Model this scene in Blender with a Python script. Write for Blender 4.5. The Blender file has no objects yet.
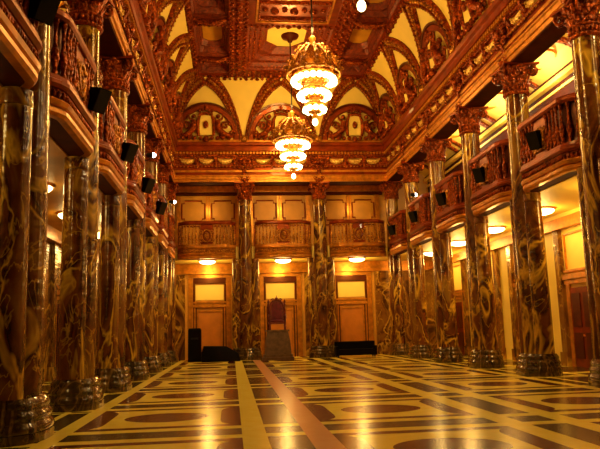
import bpy, math, random
from mathutils import Vector, Matrix
PI=math.pi
random.seed(5)
SC=bpy.context.scene; COL=SC.collection
# ------------------------------------------------------------------ layout (metres)
XL,XR=-3.50,9.42            # column axes of the two side colonnades
XC=(XL+XR)/2
YB=37.33                    # axis of the back colonnade
PITCH=4.33
YS=[YB-PITCH*k for k in range(8)]     # 37.33 ... 7.02
YWALL=39.6; XWL=-6.6; XWR=12.3
ZE0,ZE1=10.0,12.3            # entablature
ZC=15.8                     # ceiling
ZG0,ZG1=5.6,6.35            # gallery slab
# ------------------------------------------------------------------ materials
class S:
    """tiny arithmetic wrapper around shader sockets"""
    def __init__(s,nt,v): s.nt=nt; s.v=v
    def _m(s,op,*o,clamp=False):
        n=s.nt.nodes.new('ShaderNodeMath'); n.operation=op; n.use_clamp=clamp
        for i,a in enumerate((s,)+o):
            a=a.v if isinstance(a,S) else a
            if isinstance(a,(int,float)): n.inputs[i].default_value=a
            else: s.nt.links.new(a,n.inputs[i])
        return S(s.nt,n.outputs[0])
    def __add__(s,o): return s._m('ADD',o)
    def __sub__(s,o): return s._m('SUBTRACT',o)
    def __mul__(s,o): return s._m('MULTIPLY',o)
    def __truediv__(s,o): return s._m('DIVIDE',o)
    def abs(s): return s._m('ABSOLUTE')
    def mod(s,o): return s._m('FLOORED_MODULO',o)
    def pow(s,o): return s._m('POWER',o)
    def lt(s,o): return s._m('LESS_THAN',o)
    def gt(s,o): return s._m('GREATER_THAN',o)
    def max(s,o): return s._m('MAXIMUM',o)
    def min(s,o): return s._m('MINIMUM',o)
def new_mat(name):
    m=bpy.data.materials.new(name); m.use_nodes=True
    nt=m.node_tree; b=nt.nodes['Principled BSDF']
    return m,nt,b
def setb(b,**k):
    for n,v in k.items():
        n={'metal':'Metallic','rough':'Roughness','coat':'Coat Weight','coatr':'Coat Roughness','ior':'IOR','aniso':'Anisotropic','spec':'Specular IOR Level'}[n]
        b.inputs[n].default_value=v
def tex(nt,kind,scale,detail=4,vec=None,**k):
    t=nt.nodes.new({'noise':'ShaderNodeTexNoise','vor':'ShaderNodeTexVoronoi','wave':'ShaderNodeTexWave'}[kind])
    t.inputs['Scale'].default_value=scale
    if kind=='noise': t.inputs['Detail'].default_value=detail
    for a,b in k.items():
        if hasattr(t,a): setattr(t,a,b)
        else: t.inputs[a].default_value=b
    if vec is not None: nt.links.new(vec,t.inputs['Vector'])
    return t
def ramp(nt,src,stops,interp='LINEAR'):
    r=nt.nodes.new('ShaderNodeValToRGB'); r.color_ramp.interpolation=interp
    e=r.color_ramp.elements
    while len(e)<len(stops): e.new(.5)
    for i,(p,c) in enumerate(stops): e[i].position=p; e[i].color=(*c,1)
    nt.links.new(src,r.inputs[0]); return r.outputs[0]
def bump(nt,b,src,strength,dist):
    n=nt.nodes.new('ShaderNodeBump'); n.inputs['Strength'].default_value=strength; n.inputs['Distance'].default_value=dist
    nt.links.new(src,n.inputs['Height']); nt.links.new(n.outputs[0],b.inputs['Normal']); return n
def coords(nt,perobj=True,scale=(1,1,1)):
    tc=nt.nodes.new('ShaderNodeTexCoord'); mp=nt.nodes.new('ShaderNodeMapping')
    nt.links.new(tc.outputs['Object'],mp.inputs[0]); mp.inputs['Scale'].default_value=scale
    if perobj:
        oi=nt.nodes.new('ShaderNodeObjectInfo'); mu=nt.nodes.new('ShaderNodeVectorMath'); mu.operation='SCALE'
        cb=nt.nodes.new('ShaderNodeCombineXYZ')
        for i in range(3): nt.links.new(oi.outputs['Random'],cb.inputs[i])
        nt.links.new(cb.outputs[0],mu.inputs[0]); mu.inputs['Scale'].default_value=37.
        nt.links.new(mu.outputs[0],mp.inputs['Location'])
    return mp.outputs[0]
def carved(name,c0,c1,metal=.35,rough=.33,bs=.7,bd=.05,sc=7.):
    m,nt,b=new_mat(name); v=coords(nt)
    n=tex(nt,'noise',sc,3,v); n.inputs['Distortion'].default_value=1.2
    vo=tex(nt,'vor',sc*1.6,vec=v)
    mx=nt.nodes.new('ShaderNodeMath'); mx.operation='ADD'
    nt.links.new(n.outputs[0],mx.inputs[0]); nt.links.new(vo.outputs['Distance'],mx.inputs[1])
    c=ramp(nt,n.outputs[0],[(.35,c0),(.68,c1)]); nt.links.new(c,b.inputs['Base Color'])
    setb(b,metal=metal,rough=rough); bump(nt,b,mx.outputs[0],bs,bd); return m
def plain(name,c,metal=0,rough=.5,var=.15,sc=3.,bs=0.,coat=0.):
    m,nt,b=new_mat(name); v=coords(nt)
    n=tex(nt,'noise',sc,4,v)
    c1=tuple(x*(1-var) for x in c); c2=tuple(min(1,x*(1+var)) for x in c)
    nt.links.new(ramp(nt,n.outputs[0],[(.3,c1),(.7,c2)]),b.inputs['Base Color'])
    setb(b,metal=metal,rough=rough,coat=coat)
    if bs: bump(nt,b,n.outputs[0],bs,.02)
    return m
def emis(name,c,s):
    m,nt,b=new_mat(name); b.inputs['Base Color'].default_value=(*c,1)
    b.inputs['Emission Color'].default_value=(*c,1); b.inputs['Emission Strength'].default_value=s; return m
def marble(name,dark,mid,vein,sc=1.,rough=.19):
    m,nt,b=new_mat(name); v=coords(nt,True,(1,1,.5))
    n=tex(nt,'noise',1.0*sc,5,v); n.inputs['Distortion'].default_value=1.3
    w=tex(nt,'noise',1.0*sc,4,v); w.inputs['Distortion'].default_value=.9
    w2=tex(nt,'noise',2.6*sc,5,v); w2.inputs['Distortion'].default_value=.8
    pale=tuple(a*.5+b_*.25 for a,b_ in zip(mid,vein))
    base=ramp(nt,n.outputs[0],[(.34,dark),(.45,mid),(.50,dark),(.58,mid),(.68,pale)])
    def line(src,wd):
        return ((S(nt,src)-.5).abs()/wd)._m('MULTIPLY',-1.)._m('ADD',1.,clamp=True)
    l=line(w.outputs[0],.028).max(line(w2.outputs[0],.016)*.6)*((S(nt,n.outputs[0])-.40)*6.)._m('ADD',.2,clamp=True)
    mx=nt.nodes.new('ShaderNodeMix'); mx.data_type='RGBA'
    nt.links.new(l.v,mx.inputs[0]); nt.links.new(base,mx.inputs[6]); mx.inputs[7].default_value=(*vein,1)
    nt.links.new(mx.outputs[2],b.inputs['Base Color'])
    setb(b,rough=rough,ior=1.5,coat=.55,coatr=.07)
    b.inputs['Specular Tint'].default_value=(1.,.72,.34,1); b.inputs['Coat Tint'].default_value=(1.,.85,.6,1)
    b.inputs['Anisotropic'].default_value=.96; b.inputs['Anisotropic Rotation'].default_value=.25
    tg=nt.nodes.new('ShaderNodeTangent'); tg.direction_type='RADIAL'; tg.axis='Z'; nt.links.new(tg.outputs[0],b.inputs['Tangent'])
    # gently rippled polish stretches the lamp reflections along the shaft
    v2=coords(nt,True,(.25,.25,4.)); r=tex(nt,'noise',2.2,1,v2); bu=bump(nt,b,r.outputs[0],.5,.03)
    nt.links.new(bu.outputs[0],b.inputs['Coat Normal'])
    return m
M={}
M['marble']=marble('veined_brown_marble',(.030,.006,.003),(.15,.045,.009),(.70,.44,.04),.8)
M['marble_wall']=marble('veined_wall_marble',(.05,.015,.004),(.22,.09,.014),(.62,.38,.05),.8)
M['base']=marble('black_green_marble',(.018,.012,.006),(.05,.03,.012),(.25,.15,.04),1.6,.16)
M['wood']=carved('carved_mahogany',(.075,.006,.001),(.45,.075,.005),.45,.32,.9)
M['wood_plain']=plain('mahogany',(.21,.024,.0016),.3,.36,.4,2.2,.25,.15)
M['wood_dark']=plain('dark_mahogany',(.075,.009,.0015),.2,.34,.3,2.5,.2,.15)
for q in ('wood','wood_plain','wood_dark'):
    M[q].node_tree.nodes['Principled BSDF'].inputs['Specular Tint'].default_value=(1.,.55,.25,1)
M['wood_rough']=carved('coffer_mahogany',(.10,.010,.0015),(.30,.04,.003),.15,.55,.4,.03,5.)
M['gilt']=carved('carved_gilt',(.20,.04,.003),(.80,.34,.02),.6,.33,.8,.05,9.)
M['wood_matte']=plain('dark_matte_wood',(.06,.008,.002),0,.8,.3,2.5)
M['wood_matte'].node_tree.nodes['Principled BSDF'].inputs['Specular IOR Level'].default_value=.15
M['gilt_plain']=plain('gilt_moulding',(.58,.21,.012),.5,.32,.3,4.,.2)
M['swag']=carved('pale_gilt',(.55,.25,.03),(.95,.68,.16),.3,.35,.5,.03,9.)
M['yellow']=plain('yellow_plaster',(.90,.66,.13),0,.6,.05,1.2)
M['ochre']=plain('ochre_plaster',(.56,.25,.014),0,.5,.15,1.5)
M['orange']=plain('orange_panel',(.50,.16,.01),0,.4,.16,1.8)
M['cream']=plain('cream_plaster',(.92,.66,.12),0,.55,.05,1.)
M['black']=plain('black_cloth',(.004,.002,.002),0,.85,.3,6.)
M['black'].node_tree.nodes['Principled BSDF'].inputs['Specular IOR Level'].default_value=.1
M['black_metal']=plain('black_metal',(.012,.010,.009),.5,.4,.2,9.)
M['red']=carved('dark_red_carving',(.07,.008,.006),(.24,.03,.02),.2,.38,.5,.03,10.)
M['crimson']=plain('crimson_velvet',(.13,.005,.018),0,.7,.3,7.)
M['stone']=plain('grey_brown_stone',(.13,.07,.035),0,.35,.35,5.,.3)
M['globe']=emis('lit_globe',(1.,.76,.30),10.)
M['lamp']=emis('lit_lamp',(1.,.78,.30),9.)
M['spot']=emis('lit_spot',(1.,.93,.85),14.)
M['white']=plain('white_card',(.85,.8,.6),0,.5,.05,3.)
# floor inlay
def floor_mat():
    m,nt,b=new_mat('inlaid_marble_floor')
    tc=nt.nodes.new('ShaderNodeTexCoord'); sp=nt.nodes.new('ShaderNodeSeparateXYZ'); nt.links.new(tc.outputs['Object'],sp.inputs[0])
    X=S(nt,sp.outputs[0]); Y=S(nt,sp.outputs[1])
    x=X-2.91; ax=x.abs()
    p=(Y-15.42+PITCH/2).mod(PITCH)-PITCH/2; d=p.abs()        # distance from the column line
    a=(d*-1.)+PITCH/2                                         # distance from the bay middle
    def band(v,c,w): return (v-c).abs().lt(w)
    bars=band(d,.5,.16)
    bands=band(ax,1.6,.20).max(band(ax,2.58,.19)).max(band(ax,5.72,.15))
    # fields: centre one (|x|<1.38) and side ones (2.77..5.55)
    fx=ax.min((ax-4.17).abs())            # distance from the nearest field centre
    infield=(ax.lt(1.40)).max(band(ax,4.17,1.39))
    yd=(a/1.24); yd=yd.pow(7.)*.17
    panel=fx.lt(yd+1.03)*a.lt(1.24)
    inner=((fx/.79).pow(2.)+(a/.67).pow(2.)).lt(1.)
    ring=band(((fx/.86).pow(2.)+(a/.80).pow(2.)).pow(.5),1.,.02)
    panel=panel*((inner*-1.)+1.)
    aisle=ax.gt(5.87)
    frame=aisle*(band(a,1.3,.07).max(band(ax,6.35,.07)).max(band(ax,7.6,.12)))
    lanes=band(ax,2.09,.3)
    light=bars.max(bands).max(panel*infield).max(frame)
    # tone of the dark pieces: lanes and the strip between the bars greenish, rest maroon
    green=(lanes.max(d.lt(.34)*infield)).max(aisle)
    n=tex(nt,'noise',2.2,6,tc.outputs['Object']); n.inputs['Distortion'].default_value=1.
    def mix(f,c0,c1):
        q=nt.nodes.new('ShaderNodeMix'); q.data_type='RGBA'
        nt.links.new(f.v if isinstance(f,S) else f,q.inputs[0])
        for i,c in ((6,c0),(7,c1)):
            if isinstance(c,tuple): q.inputs[i].default_value=(*c,1)
            else: nt.links.new(c,q.inputs[i])
        return q.outputs[2]
    mar=mix(n.outputs[0],(.075,.007,.002),(.16,.02,.004)); grn=mix(n.outputs[0],(.03,.015,.003),(.08,.045,.008))
    yel=mix(n.outputs[0],(.88,.62,.04),(.98,.84,.14)); pink=mix(n.outputs[0],(.70,.30,.12),(.80,.40,.18))
    pk=band(x,-1.6,.20)
    dark=mix(green,mar,grn); lt=mix(pk,yel,pink)
    nt.links.new(mix(light,dark,lt),b.inputs['Base Color'])
    setb(b,rough=.2,ior=1.33)
    n2=tex(nt,'noise',5.,2,tc.outputs['Object']); bump(nt,b,n2.outputs[0],.12,.01)
    return m
M['floor']=floor_mat()
# ------------------------------------------------------------------ mesh builder
class MB:
    def __init__(s): s.v=[]; s.f=[]; s.sm=[]
    def add(s,vs,fs,smooth=False):
        o=len(s.v); s.v+= [tuple(p) for p in vs]; s.f+=[tuple(i+o for i in f) for f in fs]; s.sm+=[smooth]*len(fs)
        return s
    def box(s,x0,x1,y0,y1,z0,z1):
        if x0>x1:x0,x1=x1,x0
        if y0>y1:y0,y1=y1,y0
        vs=[(x,y,z) for z in (z0,z1) for y in (y0,y1) for x in (x0,x1)]
        return s.add(vs,[(0,2,3,1),(4,5,7,6),(0,1,5,4),(2,6,7,3),(0,4,6,2),(1,3,7,5)])
    def loft(s,rings,smooth=True,cap=True,closed=True):
        n=len(rings[0]); vs=[p for r in rings for p in r]; fs=[]
        for i in range(len(rings)-1):
            for j in range(n if closed else n-1):
                k=(j+1)%n; fs.append((i*n+j,i*n+k,(i+1)*n+k,(i+1)*n+j))
        s.add(vs,fs,smooth)
        if cap and closed:
            s.add(rings[0],[tuple(range(n))[::-1]]); s.add(rings[-1],[tuple(range(n))])
        return s
    def lathe(s,prof,n=24,c=(0,0,0),smooth=True,cap=True,sx=1,sy=1):
        R=[[(c[0]+r*sx*math.cos(2*PI*j/n),c[1]+r*sy*math.sin(2*PI*j/n),c[2]+z) for j in range(n)] for r,z in prof]
        return s.loft(R,smooth,cap)
    def tube(s,pts,r,n=8,smooth=True):
        pts=[Vector(p) for p in pts]; R=[]; up=None
        for i,p in enumerate(pts):
            t=(pts[min(i+1,len(pts)-1)]-pts[max(i-1,0)]).normalized()
            if up is None: up=Vector((0,0,1)) if abs(t.z)<.9 else Vector((1,0,0))
            a=t.cross(up)
            if a.length<1e-4: a=t.cross(Vector((.3,.9,.2)))
            a.normalize(); b=a.cross(t).normalized(); up=b
            rr=r[i] if isinstance(r,(list,tuple)) else r
            R.append([p+(a*math.cos(2*PI*j/n)+b*math.sin(2*PI*j/n))*rr for j in range(n)])
        return s.loft(R,smooth)
    def ball(s,c,r,n=8,m=5,sc=(1,1,1)):
        R=[]
        for i in range(m+1):
            th=PI*i/m; rr=max(math.sin(th),.02)*r; R.append([(c[0]+rr*sc[0]*math.cos(2*PI*j/n),c[1]+rr*sc[1]*math.sin(2*PI*j/n),c[2]-r*sc[2]*math.cos(th)) for j in range(n)])
        return s.loft(R,True)
    def prism(s,poly,h0,h1,axis='y'):
        """polygon (a,b) extruded along axis between h0 and h1"""
        def P(a,b,h): return {'y':(a,h,b),'x':(h,a,b),'z':(a,b,h)}[axis]
        n=len(poly); vs=[P(a,b,h0) for a,b in poly]+[P(a,b,h1) for a,b in poly]
        fs=[tuple(range(n))[::-1],tuple(range(n,2*n))]+[(j,(j+1)%n,n+(j+1)%n,n+j) for j in range(n)]
        return s.add(vs,fs)
    def beam(s,path,normals,prof,smooth=False,closed=True,wd=None):
        """sweep prof [(side,up)] along path; up = given normal, side = tangent x normal"""
        R=[]
        for i,p in enumerate(path):
            t=(Vector(path[min(i+1,len(path)-1)])-Vector(path[max(i-1,0)])).normalized()
            nn=Vector(normals[i]).normalized(); sd=t.cross(nn).normalized()
            k=wd[i] if wd else 1.; R.append([Vector(p)+sd*a*k+nn*b for a,b in prof])
        return s.loft(R,smooth,True,closed)
    def merge(s,o,mat=None):
        vs=[(mat@Vector(p)) for p in o.v] if mat else o.v
        k=len(s.v); s.v+=[tuple(p) for p in vs]; s.f+=[tuple(i+k for i in f) for f in o.f]; s.sm+=o.sm; return s
    def build(s,name,mat,parent=None,loc=None,rot=None):
        me=bpy.data.meshes.new(name); me.from_pydata(s.v,[],s.f); me.update()
        me.polygons.foreach_set('use_smooth',s.sm)
        me.materials.append(M[mat] if isinstance(mat,str) else mat)
        import bmesh
        bm=bmesh.new(); bm.from_mesh(me); bmesh.ops.recalc_face_normals(bm,faces=bm.faces); bm.to_mesh(me); bm.free()
        o=bpy.data.objects.new(name,me); COL.objects.link(o)
        if parent: o.parent=parent
        if loc is not None: o.location=loc
        if rot is not None: o.rotation_euler=rot
        return o
def empty(name,loc,rz=0,label=None,cat=None,group=None,kind=None):
    o=bpy.data.objects.new(name,None); COL.objects.link(o); o.location=loc; o.rotation_euler=(0,0,rz); o.empty_display_size=.2
    return tag(o,label,cat,group,kind)
def tag(o,label=None,cat=None,group=None,kind=None):
    for k,v in (('label',label),('category',cat),('group',group),('kind',kind)):
        if v: o[k]=v
    return o
def put(src,parent,loc,rot=(0,0,0),sc=None):
    c=src.copy(); COL.objects.link(c); c.parent=parent; c.location=loc; c.rotation_euler=rot
    if sc: c.scale=sc
    return c
def children_of(o): return [c for c in bpy.data.objects if c.parent==o]
def copy_tree(o,parent=None):
    c=o.copy(); COL.objects.link(c); c.parent=parent
    for ch in children_of(o): copy_tree(ch,c)
    return c
def leaf(mb,base,ang,h,w,curl,th=.02,n=6):
    """acanthus leaf standing at base, facing outward along ang, tip curling out"""
    ca,sa=math.cos(ang),math.sin(ang); R=[]
    for i in range(n+1):
        t=i/n; out=curl*t*t*t+.03*math.sin(PI*t); z=h*(t-.18*t**5*1.); 
        if t>.85: z-=h*.08*(t-.85)/.15; out+=curl*.25
        ww=w*(.55+.55*math.sin(PI*min(1,t*.9+.15)))*(1-.75*t**4)
        ww*=1+.14*(-1)**i
        def P(s,o): return (base[0]+ca*(out+o)-sa*s,base[1]+sa*(out+o)+ca*s,base[2]+z)
        R.append([P(-ww/2,0),P(-ww/4,th*.7),P(0,th*1.8),P(ww/4,th*.7),P(ww/2,0),P(0,-th)])
    mb.loft(R,True)
def spiral(c,r0,turns,axis_u,axis_v,n=20,sgn=1,a0=0):
    pts=[]
    for i in range(n+1):
        t=i/n; r=r0*(1-.82*t); a=a0+sgn*turns*2*PI*t
        pts.append(Vector(c)+Vector(axis_u)*(r*math.cos(a))+Vector(axis_v)*(r*math.sin(a)))
    return pts
# ------------------------------------------------------------------ camera
W_,H_=600.,449.; F=660.; VP=(232.,331.); SL=-.028; CAMH=1.6
def dvec(x,y): return Vector(((x-W_/2)/F,-(y-H_/2)/F,-1.)).normalized()
cy=dvec(*VP); cz=dvec(VP[0]+100,VP[1]+100*SL).cross(cy).normalized()
if cz.y<0: cz=-cz
cx=cy.cross(cz)
Rwc=Matrix((cx,cy,cz))            # rows: world axes expressed in camera axes -> camera-to-world
cam=bpy.data.cameras.new('camera'); cam.sensor_fit='HORIZONTAL'; cam.sensor_width=36; cam.lens=36*F/W_; cam.clip_end=200; cam.clip_start=.05
co=bpy.data.objects.new('camera',cam); COL.objects.link(co)
co.matrix_world=Matrix.Translation((0,0,CAMH))@Rwc.to_4x4()
SC.camera=co
# ------------------------------------------------------------------ setting
def struct(mb,name,mat,parent=None):
    o=mb.build(name,mat,parent)
    if not parent: o['kind']='structure'
    return o
Y0=-2.0
struct(MB().box(XWL-.3,XWR+.3,Y0,YWALL+.3,-.2,0),'floor','floor')
# side walls of the aisles
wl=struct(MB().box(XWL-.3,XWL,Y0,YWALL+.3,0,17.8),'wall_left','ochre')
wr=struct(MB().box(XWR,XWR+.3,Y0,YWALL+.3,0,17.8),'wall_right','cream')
wb=MB().box(XWL,XWR,YWALL,YWALL+.3,5.2,17.8)
DOORS=[(-2.57,-.02),(1.62,4.20),(5.98,8.5)]
xs=[XWL]+[v for d in DOORS for v in d]+[XWR]
for i in range(0,len(xs),2): wb.box(xs[i],xs[i+1],YWALL,YWALL+.3,0,5.2)
wback=struct(wb,'wall_back','ochre')
# marble piers of the back wall
mp=MB()
for x0,x1 in ((XWL+.02,-2.72),(.13,1.47),(4.35,5.83),(8.65,XWR-.02)): mp.box(x0,x1,YWALL-.25,YWALL-.01,0,4.95)
struct(mp,'marble_pier','marble_wall',wback)
mp=MB().box(XWL+.02,XWR-.02,YWALL-.3,YWALL-.01,4.96,5.15).box(XWL+.02,XWR-.02,YWALL-.2,YWALL-.01,5.16,5.55)
struct(mp,'string_course','gilt_plain',wback)
# upper wall panels behind the back balconies
for k in range(3):
    c=(XL+ (k+.5)*(XR-XL)/3)
    for sx in (-1,1):
        pc=c+sx*.88; mb=MB()
        poly=[]
        for (ux,uz) in ((-1,-1),(1,-1),(1,1),(-1,1)):
            # notched corners
            hx,hz,nt_=.68,.62,.16
            pts=[(ux*hx,uz*(hz-nt_)),(ux*(hx-nt_),uz*(hz-nt_)),(ux*(hx-nt_),uz*hz)]
            if ux*uz>0: pass
            else: pts=pts[::-1]
            poly+=pts[::1] if True else pts
        poly=[(pc+a,8.78+b) for a,b in poly]
        # frame as tube around the panel
        mb.tube([(a,YWALL-.06,b) for a,b in poly]+[(poly[0][0],YWALL-.06,poly[0][1])],.045,6)
        mb.box(pc-.64,pc+.64,YWALL-.08,YWALL-.01,6.5,6.6).box(pc-.64,pc+.64,YWALL-.08,YWALL-.01,7.82,7.9)
        mb.box(pc-.7,pc-.62,YWALL-.08,YWALL-.01,6.5,7.9).box(pc+.62,pc+.7,YWALL-.08,YWALL-.01,6.5,7.9)
        struct(mb,'panel_moulding','wood_plain',wback)
    mb=MB()
    for q in (-.08,.08): mb.box(c+q-.05,c+q+.05,YWALL-.12,YWALL-.01,6.4,9.7)
    for q in (-1,1): mb.box(c+q*1.75-.12,c+q*1.75+.12,YWALL-.16,YWALL-.01,6.4,9.7)
    mb.box(c-1.9,c+1.9,YWALL-.22,YWALL-.01,9.92,10.28)
    struct(mb,'pilaster_strip','gilt_plain',wback)
    struct(MB().box(c-2.1,c+2.1,YWALL-.1,YWALL-.01,10.29,10.88).box(c-2.1,c+2.1,YWALL-.15,YWALL-.01,9.72,9.91),'wall_shade_strip','wood_matte',wback)  # dark strips put the shade under the architrave into the wall colour
# doors of the back wall
for k,(x0,x1) in enumerate(DOORS):
    d=empty('door_%d'%(k+1),((x0+x1)/2,YWALL+.05,0),kind='structure')
    w=(x1-x0)/2
    MB().box(-w,w,.12,.2,0,5.2).build('door_panel','ochre',d)
    f=MB()
    for s in (-1,1):
        f.box(s*(w-.02),s*(w-.3),-.05,.11,0,4.75).box(s*(w-.36),s*(w-.44),0,.11,0,3.0)
        f.box(s*(w-.52),s*(w-.6),.02,.11,0,2.9)
    f.box(-w+.02,w-.02,-.05,.11,4.76,5.14).box(-w+.31,w-.31,-.02,.11,3.02,3.2).box(-w+.31,w-.31,0,.11,3.26,3.36).box(-w+.61,w-.61,.02,.11,2.76,2.84)
    f.build('door_frame','gilt_plain',d)
    f=MB()
    f.box(-w+.31,w-.31,-.01,.1,4.42,4.75)
    for s in (-1,1): f.box(s*(w-.305),s*(w-.41),.03,.11,0,4.41).box(s*(w-.45),s*(w-.515),.05,.11,0,3.0)
    f.build('door_reveal','wood_dark',d)
    MB().box(-w+.62,w-.62,.08,.115,.25,2.74).build('lower_panel','orange',d)
    MB().box(-w+.45,w-.45,.08,.115,3.45,4.34).build('upper_panel','yellow',d)
# side wall doors and panelling (one bay each)
def side_wall(X,sgn,parent,nm):
    mwall=MB(); pan=MB(); tr=MB(); pil=MB(); dn=0
    for i in range(7):
        yc=(YS[i]+YS[i+1])/2
        if i==6 and sgn<0: pass
        for y in (yc-1.35,yc+1.35):
            pil.box(X,X+sgn*.16,y-.2,y+.2,0,5.0); pil.box(X,X+sgn*.22,y-.26,y+.26,0,.5)
        if sgn>0: mwall.box(X,X+.05,yc-2.165,yc+2.165,0,4.95)
        tr.box(X,X+sgn*.1,yc-1.1,yc+1.1,2.95,3.08).box(X,X+sgn*.14,yc-1.12,yc+1.12,3.12,3.3).box(X,X+sgn*.1,yc-1.1,yc+1.1,3.38,3.46)
        for y in (yc-.95,yc+.95): tr.box(X,X+sgn*.06,y-.03,y+.03,3.5,4.75)
        tr.box(X,X+sgn*.06,yc-.98,yc+.98,4.75,4.81)
        for y in (yc-.9,yc+.9): tr.box(X,X+sgn*.09,y-.12,y+.12,0,2.94)
        d=empty('door_%d'%(4+i+(0 if sgn<0 else 7)),(X+sgn*.02,yc,0),0,kind='structure')
        MB().box(0,sgn*.05,-.77,.77,0,2.8).build('door_leaf','wood_plain' if sgn<0 else 'wood_matte',d)
        f=MB()
        for y in (-.38,.38):
            f.box(sgn*.051,sgn*.075,y-.27,y+.27,.3,1.2).box(sgn*.051,sgn*.075,y-.27,y+.27,1.4,2.6)
        f.build('door_panel','wood_dark',d)
        h=MB().ball((sgn*.12,-.06,1.1),.04).build('door_handle','gilt_plain',d)
    if sgn>0: struct(mwall,'marble_cladding','marble_wall',parent)
    struct(tr,'wall_moulding','gilt_plain',parent); struct(pil,'pilaster','marble_wall' if sgn>0 else 'marble_wall',parent)
    co_=MB().box(X,X+sgn*.3,Y0,YWALL-.32,4.98,5.12).box(X,X+sgn*.2,Y0,YWALL-.32,5.13,5.4)
    struct(co_,'wall_cornice','gilt_plain',parent)
    # upper gallery wall
    up=MB().box(X,X+sgn*.28,Y0,YWALL-.35,10.42,10.6).box(X,X+sgn*.14,Y0,YWALL-.35,10.1,10.2)
    struct(up,'gallery_cornice','cream',parent)
    struct(MB().box(X,X+sgn*.22,Y0,YWALL-.35,10.61,10.74),'gallery_cornice_band','wood_matte',parent)
    dk=MB().box(X,X+sgn*.08,Y0,YWALL-.35,6.4,10.09).box(X,X+sgn*.06,Y0,YWALL-.35,10.21,10.41)
    struct(dk,'gallery_wainscot','wood_matte',parent)
side_wall(XWL,1,wl,'left'); side_wall(XWR,-1,wr,'right')
# gallery slabs (floor of the upper level) and their ceiling
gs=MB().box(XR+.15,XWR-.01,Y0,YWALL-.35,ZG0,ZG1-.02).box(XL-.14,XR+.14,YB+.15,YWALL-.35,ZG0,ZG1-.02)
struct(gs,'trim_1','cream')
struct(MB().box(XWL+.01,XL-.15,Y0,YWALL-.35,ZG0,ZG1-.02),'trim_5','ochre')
# gallery ceilings: shallow vault with transverse ribs
def vault(x0,x1,zs,rise,ya,yb,name,n=8):
    mb=MB(); R=[]
    prof=[(x0+(x1-x0)*i/n,zs+rise*math.sin(PI*i/n)) for i in range(n+1)]
    poly=prof+[(x1,zs+rise+.3),(x0,zs+rise+.3)]
    mb.prism(poly,ya,yb,'y'); return mb,prof
for (x0,x1,nm) in ((XWL+.02,XL-.62,'ceiling_aisle_left'),(XR+.62,XWR-.02,'ceiling_aisle_right')):
    mb,prof=vault(x0,x1,10.78,.5,Y0,YWALL-.02,nm); o=struct(mb,nm,'cream')
    for y in YS[:7]:
        for dy in (-.4,.4):
            pts=[(a,y+dy,b) for a,b in prof]; r=MB().beam(pts,[(0,0,-1)]*len(pts),[(-.13,.0),(.13,.0),(.13,.12),(-.13,.12)])
            r.build('vault_rib','wood',o)
    for y in (YS[i]+PITCH/2 for i in range(1,7)):
        fr=MB(); cxm=(x0+x1)/2
        fr.tube([(cxm+.75*math.cos(a),y+1.1*math.sin(a),11.13) for a in [2*PI*j/20 for j in range(21)]],.05,6)
        fr.build('vault_moulding','gilt_plain',o)
mb=MB().box(XL-.6,XR+.6,YB+.62,YWALL-.02,10.9,11.1); struct(mb,'ceiling_aisle_back','ochre')
# outer closure
struct(MB().box(XWL-.3,XWR+.3,Y0,YWALL+.3,17.8,18.0),'ceiling_upper','wood_dark')
# ------------------------------------------------------------------ entablature
EP=[(-.45,10.0),(.34,10.0),(.34,10.14),(.39,10.16),(.39,10.30),(.43,10.34),(.43,10.38),(.28,10.42),(.24,10.86),(.32,10.92),(.32,11.0),(.20,11.04),(.20,11.5),(.28,11.52),(.28,11.58),(.33,11.6),(.33,11.76),(.46,11.8),(.46,12.06),(.55,12.12),(.58,12.26),(.56,12.3),(-.45,12.3)]
def entab(name,org,rz,length,inv=0):
    """local: x = towards the hall, y = along"""
    e=empty(name,org,rz,kind='structure')
    lo,hi=length
    def pr(a,b,mat,nm):
        return MB().prism([p for p in EP[a:b]]+[(-.45,EP[b-1][1]),(-.45,EP[a][1])],lo,hi,'y').build(nm,mat,e)
    pr(0,7,'gilt_plain','architrave'); pr(6,11,'wood_plain','lower_frieze')
    MB().box(-.44,.30,lo,hi,9.965,9.999).build('soffit','wood_matte',e)
    MB().box(.2,.31,lo,hi,10.58,10.70).build('frieze_fillet','gilt_plain',e)
    pr(10,17,'wood','upper_frieze'); pr(16,23,'wood_plain','cornice')
    d=MB(); y=lo+.1
    while y<hi-.1: d.box(.335,.43,y,y+.10,11.62,11.755); y+=.19
    d.build('dentil_course','gilt_plain',e)
    d=MB(); y=lo+.1
    while y<hi-.1: d.ball((.44,y,12.09),.035,6,4); y+=.11
    d.build('bead_course','gilt',e)
    # leaf course on the soffit edge
    d=MB(); y=lo+.1
    while y<hi-.1: d.ball((.33,y,10.9),.05,6,4,(.7,1.2,1)); y+=.2
    d.build('leaf_course','gilt',e)
    return e
eL=entab('trim_2',(XL,0,0),0,(Y0,YB-.3)); eR=entab('trim_3',(XR,0,0),PI,(-(YB-.3),-Y0)); eB=entab('trim_4',(XC,YB,0),-PI/2,(-(XR-XL)/2-.4,(XR-XL)/2+.4))
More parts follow.
